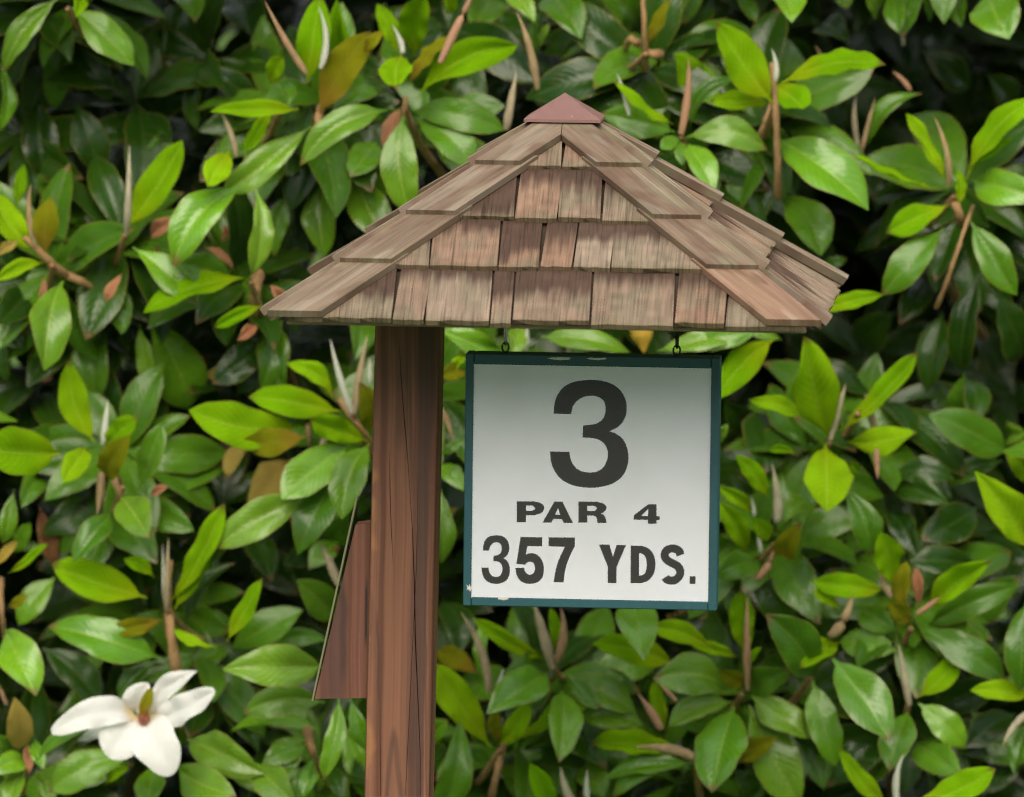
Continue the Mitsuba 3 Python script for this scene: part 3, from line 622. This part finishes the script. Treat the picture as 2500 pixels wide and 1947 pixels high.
mesh, uv = scatter(6800, [-2.4, 0.6, 0.35], [2.4, 2.0, 4.9], keep_out, 7, 5)
add(f'{TREE}__outer_foliage', mesh, 'leaf_green', smooth=True, uv=uv, kind='stuff', label='leaves of the magnolia beyond the shoots by the sign')
mesh, uv = scatter(2200, [-2.4, 0.6, 0.35], [2.4, 2.0, 4.9], keep_out, 7, 5)
add(f'{TREE}__outer_young_foliage', mesh, 'leaf_fresh', smooth=True, uv=uv, kind='stuff', label='fresh green leaves of the magnolia beyond the shoots by the sign')
mesh, uv = scatter(10500, [-2.5, 0.9, 0.3], [2.5, 4.2, 4.9], keep_deep, 6, 3)
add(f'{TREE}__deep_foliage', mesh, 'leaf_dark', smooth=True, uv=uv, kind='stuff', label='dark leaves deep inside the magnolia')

# ------------------------------------------------------------------ the roofed signpost (built in its own frame, then turned and placed)
RW, RH, RDZ = 0.742, 0.2725, -0.008
OX, OZ = 0.06898, Z0 + 0.1396
Rm = np.array([[CY, SY, 0], [-SY, CY, 0], [0, 0, 1]])


def W_(v):
    return np.asarray(v) @ Rm.T + [OX, 0, OZ]


def local(px, py, yl):
    """the point of the sign's own frame on its plane y = yl that photo pixel (px, py) shows"""
    d = Rm.T @ (fwd + right * (px - 1250) / FPX - up * (py - 973.5) / FPX)
    e = Rm.T @ (eye - [OX, 0, OZ])
    return e + d * ((yl - e[1]) / d[1])


POST = 'roofed_signpost'
labels[POST] = {'label': 'square brown wooden post under a weathered cedar shingle hip roof', 'category': 'signpost'}
SL = math.hypot(RW / 2, RH)
rs = np.random.default_rng(11)
sid = [0]


def slab(poly, face, h_at, thick, v0, vlen, new=False, hip=0):
    """a board on a roof face: poly in (u along the eave, v up the slope); h_at(v) = height of its top over the rafters"""
    poly = poly.buffer(0)
    if poly.is_empty or poly.area < 2e-5: return None
    if poly.geom_type != 'Polygon': poly = max(poly.geoms, key=lambda g: g.area)
    poly = Polygon([c for c in poly.simplify(0.0004).exterior.coords])
    m = trimesh.creation.extrude_polygon(poly, 1.0, engine='earcut')
    u, v, k = np.array(m.vertices).T
    top = h_at(v)
    h = np.where(k > 0.5, top, top - thick)
    ca, sa = RW / 2 / SL, RH / SL
    P = np.stack([u, -RW / 2 + v * ca - h * sa, v * sa + h * ca + RDZ], -1)
    q = face * math.pi / 2
    Rf = np.array([[math.cos(q), -math.sin(q), 0], [math.sin(q), math.cos(q), 0], [0, 0, 1]])
    sid[0] += 1
    ident = sid[0] + (900 if new else 0)
    across = (u * SL + hip * v * RW / 2) / math.hypot(SL, RW / 2) if hip else u          # boards on a hip have their grain along it
    uv = np.stack([across + 0.37 * sid[0], np.clip((v - v0) / vlen, 0, 1.9) + 2 * ident], -1)
    F = np.array(m.faces)
    # split vertices so that faces stay flat
    return (W_(P @ Rf.T)[F].reshape(-1, 3), np.arange(len(F) * 3).reshape(-1, 3)), uv[F].reshape(-1, 2)


def rbox(x0_, x1_, y0_, y1_, z0_, z1_, r=0.003):
    cs_ = m3.CrossSection([[(x0_, y0_), (x1_, y0_), (x1_, y1_), (x0_, y1_)]]).offset(-r, m3.JoinType.Round).offset(r, m3.JoinType.Round, 2.0, 12)
    return m3.Manifold.extrude(cs_, z1_ - z0_).translate((0, 0, z0_))


# solid core (sheathing and soffit)
cw = RW / 2 - 0.006
core_v = np.array([[-cw, -cw, 0.004], [cw, -cw, 0.004], [cw, cw, 0.004], [-cw, cw, 0.004], [0, 0, RH - 0.006]]) + [0, 0, RDZ]
sof = rbox(-cw + 0.012, cw - 0.012, -cw + 0.012, cw - 0.012, RDZ - 0.002, RDZ + 0.003, 0.002).to_mesh()
SOFFIT = (W_(np.array(sof.vert_properties[:, :3], float)), np.array(sof.tri_verts))
add(f'{POST}__roof', (W_(core_v), np.array([[0, 3, 2], [0, 2, 1], [0, 1, 4], [1, 2, 4], [2, 3, 4], [3, 0, 4]])), 'roof_core_wood', label='weathered brown cedar shingle hip roof')
scene['soffit_wood'] = {'type': 'principled', 'base_color': proc(lambda p, n, uv: mix([0.30, 0.21, 0.13], [0.40, 0.30, 0.20], fbm(p.x * 90, p.y * 5, 1, 3))), 'roughness': 0.8}
add(f'{POST}__roof__soffit', SOFFIT, 'soffit_wood')
courses = [0.0, 0.245, 0.469, 0.705, 0.93]
px2u = lambda x, k: (x - 1328 - 52 * courses[k]) / 1796
FRONT = [[826, 955, 1036, 1195, 1248, 1440, 1645, 1768], [872, 940, 1046, 1214, 1316, 1398, 1492], [1125, 1255, 1360, 1470], [1257, 1372, 1480]]
for face in range(4):
    for k in range(4):
        v0, v1 = courses[k] * SL, courses[k + 1] * SL
        vt = v1 + 0.022
        half0 = RW / 2 * (1 - v0 / SL)
        if face == 0:
            joints = [px2u(x, k) for x in FRONT[k]]
        else:
            joints, u = [], -half0 + rs.uniform(0.02, 0.08)
            while u < half0:
                joints.append(u); u += rs.uniform(0.045, 0.115)
        edges = [-half0 - 0.02] + [j for j in joints if abs(j) < half0] + [half0 + 0.02]
        hip = Polygon([(-RW / 2 - 0.002 + 0.004, -0.02), (RW / 2 - 0.002, -0.02), (0.0, SL)])
        for a_, b_ in zip(edges[:-1], edges[1:]):
            gap = rs.choice([0.0005, 0.0009, 0.0013, 0.0018])
            sk = rs.uniform(-0.004, 0.004)
            drop = rs.uniform(-0.0042, 0.0035)
            n_ = 6
            us = np.linspace(a_ + gap, b_ - gap, n_)
            bot = [(x, v0 + drop + rs.uniform(-0.0014, 0.0014)) for x in us]
            poly = Polygon(bot + [(b_ - gap + sk, vt), (a_ + gap + sk, vt)]).intersection(hip)
            lift = rs.uniform(-0.001, 0.0015)
            r_ = slab(poly, face, lambda v: 0.0125 + lift - 0.0085 * np.clip((v - v0) / (vt - v0), 0, 1), 0.0085, v0, v1 - v0)
            if r_:
                add(f'{POST}__roof__shingle', r_[0], 'cedar_shingle', uv=r_[1])
    # hip boards, one on each side of the face
    for sgn in (-1, 1):
        for k in range(4):
            v0, v1 = courses[k] * SL - (0.0025 if k == 0 else 0.004), courses[k + 1] * SL + (0.02 if k < 3 else 0.0)
            hw0, hw1 = RW / 2 * (1 - v0 / SL), RW / 2 * (1 - v1 / SL)
            ov = 0.003 if (face % 2 == 0) else -0.002
            bw = 0.070 - 0.0035 * k + rs.uniform(-0.0015, 0.0015)
            pts = [(sgn * (hw0 + ov), v0), (sgn * (hw1 + ov), v1), (sgn * max(hw1 - bw, 0.0005), v1), (sgn * max(hw0 - bw, 0.0005), v0)]
            if hw1 - bw < 0.0005:
                vx = SL * (1 - (bw + 0.0005) / (RW / 2))
                pts = [(sgn * (hw0 + ov), v0), (sgn * (hw1 + ov), v1), (sgn * 0.0005, v1), (sgn * 0.0005, vx), (sgn * (hw0 - bw), v0)]
            r_ = slab(Polygon(pts), face, lambda v: 0.0265 - 0.0100 * np.clip((v - v0) / (v1 - v0), 0, 1), 0.0115, v0, v1 - v0, face == 0 and sgn > 0 and k == 0, sgn)
            if r_:
                add(f'{POST}__roof__hip_board', r_[0], 'cedar_hip', uv=r_[1])
# metal cap on the peak
cs, zt, zb = 0.0535, RH + 0.026 + RDZ, RH - 0.0085 + RDZ
cv = np.array([[-cs, -cs, zb], [cs, -cs, zb], [cs, cs, zb], [-cs, cs, zb], [0, 0, zt], [-cs, -cs, zb - 0.004], [cs, -cs, zb - 0.004], [cs, cs, zb - 0.004], [-cs, cs, zb - 0.004]])
cf = [[0, 1, 4], [1, 2, 4], [2, 3, 4], [3, 0, 4], [0, 5, 6], [0, 6, 1], [1, 6, 7], [1, 7, 2], [2, 7, 8], [2, 8, 3], [3, 8, 5], [3, 5, 0], [5, 8, 7], [5, 7, 6]]
add(f'{POST}__roof__cap', (W_(cv), np.array(cf)), 'painted_metal', label='dull red metal cap on the roof peak')

# post: square timber with chamfered corners and drying cracks cut into its face
p0, p1 = local(912, 900, -0.0445), local(1073, 900, -0.0445)
pw = (p1[0] - p0[0]) * 0.985
pc = (p0[0] + p1[0]) / 2


zbot = -OZ + 0.0
post = rbox(pc - pw / 2, pc + pw / 2, -0.0445, 0.0445, zbot - 0.3, 0.003)


def crack(pts, width, depth):
    """a thin wandering slit in the front face, pts in photo pixels"""
    out = None
    P = [local(x, y, -0.0445) for x, y in pts]
    for a_, b_, wa, wb in zip(P[:-1], P[1:], width[:-1], width[1:]):
        q = [(a_[0] - wa / 2, -0.0445 - 0.002, a_[2]), (a_[0] + wa / 2, -0.0445 - 0.002, a_[2]), (a_[0], -0.0445 + depth, a_[2]),
             (b_[0] - wb / 2, -0.0445 - 0.002, b_[2]), (b_[0] + wb / 2, -0.0445 - 0.002, b_[2]), (b_[0], -0.0445 + depth, b_[2])]
        h_ = m3.Manifold.hull_points(np.array(q))
        out = h_ if out is None else out + h_
    return out


post = post - crack([(974, 840), (980, 930), (990, 1040), (1000, 1140), (1006, 1220), (1012, 1300), (1018, 1420), (1022, 1560), (1030, 1700), (1038, 1850), (1040, 2050)], [0.00028, 0.00098, 0.00126, 0.0007, 0.00056, 0.00112, 0.00154, 0.00182, 0.0014, 0.00098, 0.00056], 0.016)
post = post - crack([(953, 1100), (956, 1200), (960, 1290), (966, 1380)], [0.00021, 0.00098, 0.00112, 0.00028], 0.010)
post = post - crack([(1021, 1150), (1024, 1260), (1022, 1400), (1015, 1600), (1008, 1800), (1000, 2000)], [0.00021, 0.00063, 0.00084, 0.0007, 0.00084, 0.00056], 0.010)
post = post - crack([(938, 1740), (940, 1850), (944, 2000)], [0.00021, 0.00084, 0.0007], 0.010)
tm = post.to_mesh()
pv, pf = np.array(tm.vert_properties[:, :3], float), np.array(tm.tri_verts)
LEAN = 0.0125
pv[:, 0] += LEAN * (pv[:, 2] - p0[2])                    # the post leans a little
ZR = p0[2]


def flat_wood(pv, pf, xl, yf):
    """split faces; uv in metres: across the face and up"""
    a = pv[pf]
    nrm = np.cross(a[:, 1] - a[:, 0], a[:, 2] - a[:, 0])
    side = np.abs(nrm[:, 0]) > np.abs(nrm[:, 1])
    uu = np.where(side[:, None], 0.3 + a[..., 1] - yf, a[..., 0] - xl)
    return (W_(a.reshape(-1, 3)), np.arange(len(pf) * 3).reshape(-1, 3)), np.stack([uu.ravel(), (a[..., 2] + OZ).ravel()], -1)


mesh, uv = flat_wood(pv, pf, pc - pw / 2, -0.0445)
add(f'{POST}__post', mesh, 'stained_post', uv=uv, label='square red-brown stained post with drying cracks')

# tapering bracket on the post's left side, with a thin panel along its slanted edge
yf = -0.030
q = [local(868, 1281, yf), local(907, 1277, yf), local(902, 1705, yf), local(768, 1707, yf)]
for c in q[1:3]:
    c[0] = pc - pw / 2 + LEAN * (c[2] - ZR) - 0.0012
bp_ = Polygon([(c[0], c[2]) for c in q]).buffer(-0.0015).buffer(0.0015)
m = trimesh.creation.extrude_polygon(bp_, 0.040, engine='earcut')
bv = np.array(m.vertices)
bv = np.stack([bv[:, 0], yf + 0.040 - bv[:, 2], bv[:, 1]], -1)
mesh, uv = flat_wood(bv, np.array(m.faces), q[3][0], yf)
add(f'{POST}__bracket', mesh, 'stained_bracket', uv=uv, label='tapering red-brown wooden bracket on the left side of the post')
e1, e2 = local(875, 1214, yf), local(766, 1712, yf)
dx = np.array([e1[0] - e2[0], 0, e1[2] - e2[2]]); dx /= np.linalg.norm(dx)
nx = np.array([-dx[2], 0, dx[0]])
pl = m3.Manifold.hull_points(np.array([e + nx * s_ + [0, t_, 0] for e in (e1, e2) for s_ in (0.0006, 0.0032) for t_ in (-0.003, 0.016)]))
tm = pl.to_mesh()
add(f'{POST}__bracket__panel', (W_(np.array(tm.vert_properties[:, :3], float)), np.array(tm.tri_verts)), 'panel_edge', label='thin greenish panel along the slanted edge of the bracket')

# ------------------------------------------------------------------ the hanging sign
SG = 'hanging_sign'
labels[SG] = {'label': 'teal framed white sign reading 3, PAR 4, 357 YDS., chained under the roof', 'category': 'sign'}
yS = -0.047                                           # front plane of the frame
tl, tr, br, bl = (local(x, y, yS) for x, y in ((1137, 866), (1757, 872), (1751, 1490), (1130, 1482)))
sx0, sx1 = (tl[0] + bl[0]) / 2, (tr[0] + br[0]) / 2
sz0, sz1 = (bl[2] + br[2]) / 2, (tl[2] + tr[2]) / 2
SD, FW = 0.048, 0.0122


def lbox(x0_, x1_, y0_, y1_, z0_, z1_, c=0.0012):
    x0_, x1_, y0_, y1_, z0_, z1_ = (float(t) for t in (x0_, x1_, y0_, y1_, z0_, z1_))
    pts = []
    for X_, sx in ((x0_, 1), (x1_, -1)):
        for Y_, sy in ((y0_, 1), (y1_, -1)):
            for Z_, sz in ((z0_, 1), (z1_, -1)):
                pts += [(X_ + sx * c, Y_ + sy * c, Z_), (X_ + sx * c, Y_, Z_ + sz * c), (X_, Y_ + sy * c, Z_ + sz * c)]
    tm = m3.Manifold.hull_points(np.array(pts)).to_mesh()
    return W_(np.array(tm.vert_properties[:, :3], float)), np.array(tm.tri_verts)


top_w = 0.0150
fr = [lbox(sx0, sx0 + FW * 0.93, yS, yS + SD, sz0, sz1), lbox(sx1 - FW, sx1, yS, yS + SD, sz0, sz1),
      lbox(sx0 + FW * 0.93 + .0003, sx1 - FW - .0003, yS + 0.0006, yS + SD, sz1 - top_w, sz1 - 0.0003), lbox(sx0 + FW * 0.93 + .0003, sx1 - FW - .0003, yS + 0.0006, yS + SD, sz0 + 0.0003, sz0 + FW * 1.02)]
for part in fr:
    add(f'{SG}__frame_bar', part, 'teal_paint')
ix0, ix1, iz0, iz1 = sx0 + FW * 0.93, sx1 - FW, sz0 + FW * 1.02, sz1 - top_w
yP = yS + 0.0035
add(f'{SG}__panel', lbox(ix0 - 0.002, ix1 + 0.002, yP, yP + 0.036, iz0 - 0.002, iz1 + 0.002, 0.0005), 'sign_white', label='white sign face')
# lettering: outlines drawn on a grid whose corners are the panel's corners
GTL, GTR, GBR, GBL = (243, 252), (1577, 272), (1560, 1585), (230, 1553)


def g2l(x, y):
    s_, t_ = 0.5, 0.5
    for _ in range(8):
        lx = GTL[0] + (GBL[0] - GTL[0]) * t_; rx = GTR[0] + (GBR[0] - GTR[0]) * t_
        s_ = (x - lx) / (rx - lx)
        ty_ = GTL[1] + (GTR[1] - GTL[1]) * s_; by_ = GBL[1] + (GBR[1] - GBL[1]) * s_
        t_ = (y - ty_) / (by_ - ty_)
    return ix0 + s_ * (ix1 - ix0), iz1 - t_ * (iz1 - iz0)


def smooth_ring(pts, corner):
    """Catmull-Rom through the points, straight between two points that are both corners"""
    P = np.array(pts, float); n_ = len(P); out = []
    for i in range(n_):
        p0_, p1_, p2_, p3_ = P[i - 1], P[i], P[(i + 1) % n_], P[(i + 2) % n_]
        c1, c2 = i in corner, (i + 1) % n_ in corner
        out.append(p1_)
        if c1 and c2: continue
        m1 = (p2_ - p1_) * 1.0 if c1 else (p2_ - p0_) / 2
        m2 = (p2_ - p1_) * 1.0 if c2 else (p3_ - p1_) / 2
        for t_ in np.linspace(0, 1, 7)[1:-1]:
            out.append((2 * t_**3 - 3 * t_**2 + 1) * p1_ + (t_**3 - 2 * t_**2 + t_) * m1 + (-2 * t_**3 + 3 * t_**2) * p2_ + (t_**3 - t_**2) * m2)
    return out


THREE = [(692, 528), (697, 470), (715, 420), (750, 378), (800, 352), (860, 341), (905, 339), (960, 343), (1020, 362), (1065, 395), (1092, 440), (1102, 490), (1096, 540), (1075, 580), (1045, 607), (1005, 625), (1045, 641), (1080, 670), (1102, 712), (1112, 765),
         (1105, 825), (1080, 875), (1040, 910), (985, 932), (920, 942), (870, 941), (805, 930), (745, 902), (705, 860), (680, 805), (671, 740), (780, 742), (790, 790), (815, 828), (850, 850), (905, 857), (950, 845), (980, 815), (997, 765), (990, 720), (965, 685), (925, 667),
         (855, 660), (857, 594), (925, 585), (960, 565), (980, 530), (983, 495), (975, 460), (945, 435), (900, 427), (850, 438), (815, 465), (797, 495), (790, 530)]
three = Polygon(smooth_ring(THREE, {0, 15, 30, 31, 42, 43, 54}))
small3 = affinity.translate(affinity.scale(three, 159 / 441, 272 / 603, origin=(671, 339)), 288 - 671, 1208 - 339)
five = Polygon(smooth_ring([(507, 1218), (628, 1220), (628, 1270), (545, 1269), (537, 1318), (560, 1309), (590, 1313), (618, 1334), (634, 1368), (638, 1405), (630, 1445), (605, 1470), (572, 1480), (535, 1478), (505, 1462), (485, 1430), (478, 1392), (526, 1390), (537, 1418), (560, 1430), (580, 1420),
                            (588, 1398), (583, 1370), (565, 1357), (545, 1361), (533, 1374), (484, 1368)], {0, 1, 2, 3, 4, 16, 17, 25, 26}))
seven = Polygon(smooth_ring([(665, 1220), (812, 1222), (812, 1272), (790, 1312), (768, 1368), (754, 1425), (749, 1473), (694, 1471), (701, 1420), (721, 1348), (756, 1274), (665, 1270)], {0, 1, 2, 6, 7, 10, 11}))
ll = np.array
Y_ = Polygon([(948, 1262), (1006, 1262), (1026, 1330), (1046, 1264), (1099, 1265), (1046, 1388), (1045, 1478), (997, 1477), (997, 1386)])
D_ = Polygon(smooth_ring([(1126, 1268), (1188, 1269), (1228, 1286), (1256, 1325), (1264, 1375), (1255, 1425), (1226, 1463), (1187, 1479), (1125, 1478)], {0, 1, 7, 8})) - Polygon(smooth_ring([(1172, 1310), (1186, 1311), (1207, 1330), (1216, 1372), (1208, 1418), (1188, 1436), (1172, 1436)], {0, 1, 5, 6}))
Sc = smooth_ring([(1405, 1322), (1394, 1296), (1360, 1284), (1326, 1296), (1316, 1323), (1330, 1350), (1360, 1368), (1390, 1386), (1404, 1416), (1391, 1450), (1358, 1466), (1322, 1452), (1310, 1410)], {0, 12})
S_ = LineString(Sc[:Sc.index(Sc[-1]) + 1 if False else len(Sc) - 5]).buffer(22.5, cap_style='flat')
dot = sbox(1456, 1441, 1489, 1484)
P_ = Polygon(smooth_ring([(486, 1018), (585, 1019), (622, 1030), (640, 1055), (624, 1083), (585, 1096), (537, 1096), (537, 1135), (486, 1135)], {0, 1, 5, 6, 7, 8})) - Polygon(smooth_ring([(537, 1042), (573, 1042), (589, 1057), (573, 1072), (537, 1072)], {0, 1, 3, 4}))
A_ = Polygon([(630, 1138), (696, 1020), (742, 1021), (801, 1140), (750, 1140), (739, 1118), (690, 1117), (680, 1138)]) - Polygon([(701, 1094), (730, 1094), (717, 1056)])
R_ = Polygon(smooth_ring([(832, 1020), (935, 1021), (974, 1033), (990, 1056), (974, 1080), (956, 1087), (979, 1101), (991, 1140), (940, 1140), (932, 1108), (915, 1099), (881, 1098), (881, 1138), (832, 1138)], {0, 1, 5, 7, 8, 10, 11, 12, 13})) - Polygon(smooth_ring([(881, 1044), (922, 1044), (936, 1058), (922, 1073), (881, 1073)], {0, 1, 3, 4}))
F_ = Polygon([(1225, 1035), (1270, 1036), (1270, 1103), (1288, 1103), (1288, 1124), (1270, 1124), (1270, 1145), (1222, 1145), (1222, 1123), (1143, 1122), (1143, 1097)]) - Polygon([(1223, 1062), (1184, 1101), (1223, 1102)])
for nm, poly in (('digit', three), ('letter', P_), ('letter', A_), ('letter', R_), ('digit', F_), ('digit', small3), ('digit', five), ('digit', seven), ('letter', Y_), ('letter', D_), ('letter', S_), ('full_stop', dot)):
    poly = poly.buffer(0)
    if poly.geom_type != 'Polygon': poly = max(poly.geoms, key=lambda g: g.area)
    poly = Polygon([g2l(*c) for c in poly.exterior.coords], [[g2l(*c) for c in r_.coords] for r_ in poly.interiors]).buffer(0)
    m = trimesh.creation.extrude_polygon(poly, 0.0008, engine='earcut')
    v = np.array(m.vertices)
    add(f'{SG}__{nm}', (W_(np.stack([v[:, 0], yP + 0.0002 - v[:, 2], v[:, 1]], -1)), np.array(m.faces)), 'letter_black')


def chip(pts, dy):
    poly = Polygon([(lambda c: (c[0], c[2]))(local(1050 + x / 2.299, 780 + y / 2.299, yS)) for x, y in pts]).buffer(0)
    if poly.geom_type != 'Polygon': poly = max(poly.geoms, key=lambda g: g.area)
    m = trimesh.creation.extrude_polygon(poly, 0.0006, engine='earcut')
    v = np.array(m.vertices)
    add(f'{SG}__chip', (W_(np.stack([v[:, 0], yS + dy - v[:, 2], v[:, 1]], -1)), np.array(m.faces)), 'chip_white', label='chip of bare white in the teal frame')


chip([(655, 220), (690, 214), (740, 213), (788, 216), (784, 226), (730, 230), (690, 226)], 0.0008)
chip([(876, 220), (905, 215), (930, 219), (985, 216), (990, 224), (940, 230), (900, 226)], 0.0008)
chip([(380, 1558), (436, 1560), (440, 1572), (412, 1577), (382, 1572)], 0.0008)
chip([(203, 1488), (216, 1500), (222, 1484), (226, 1498), (232, 1510), (226, 1530), (214, 1514), (204, 1522), (210, 1506)], 0.0002)


def ring(c, rx, rz, wire, turn=0.0, gap=0.0):
    a = np.linspace(gap, 2 * np.pi - gap, 25)
    p = np.stack([rx * np.sin(a) * math.cos(turn), rx * np.sin(a) * math.sin(turn), rz * np.cos(a)], -1)
    return tube(W_(p + c), wire, 7, cap=False)


# chains: an eye in the soffit, links, an eye in the sign's top
for (px, py, snap) in ((1234, 858, True), (1652, 866, False)):
    b = local(px, py, yS + SD / 2)
    zt_, zb_ = -0.003, sz1
    key = f'{SG}__chain'
    L_ = zt_ - zb_
    parts = [ring([b[0], b[1], zb_ + 0.0075], 0.0048, 0.0068, 0.0013, 0.2), ring([b[0], b[1], zt_ - 0.0075], 0.0048, 0.0068, 0.0013, 1.4)]
    z, k = zb_ + 0.0118, 0
    first = None
    while z < zt_ - 0.016:
        rz = 0.0155 if (snap and k == 0) else 0.0088
        t_ = 0.35 if k % 2 else 1.75
        lk = ring([b[0] + rs.uniform(-.0008, .0008), b[1], z + rz - 0.001], 0.0046 if not (snap and k == 0) else 0.0055, rz, 0.0014, t_ + rs.uniform(-.2, .2))
        if first is None:
            chain = add(key, parts[0], 'dark_iron', smooth=True)
            add(f'{chain}__eye', parts[1], 'dark_iron', smooth=True)
            first = True
        add(f'{chain}__link', lk, 'chain_steel' if snap and k == 0 else 'dark_iron', smooth=True)
        z += 2 * rz - 0.0042; k += 1
print('leaves', n_leaf, 'entries', len(scene), 'triangles', sum(len(x[1]) for x in meshkit.WRITTEN.values()))
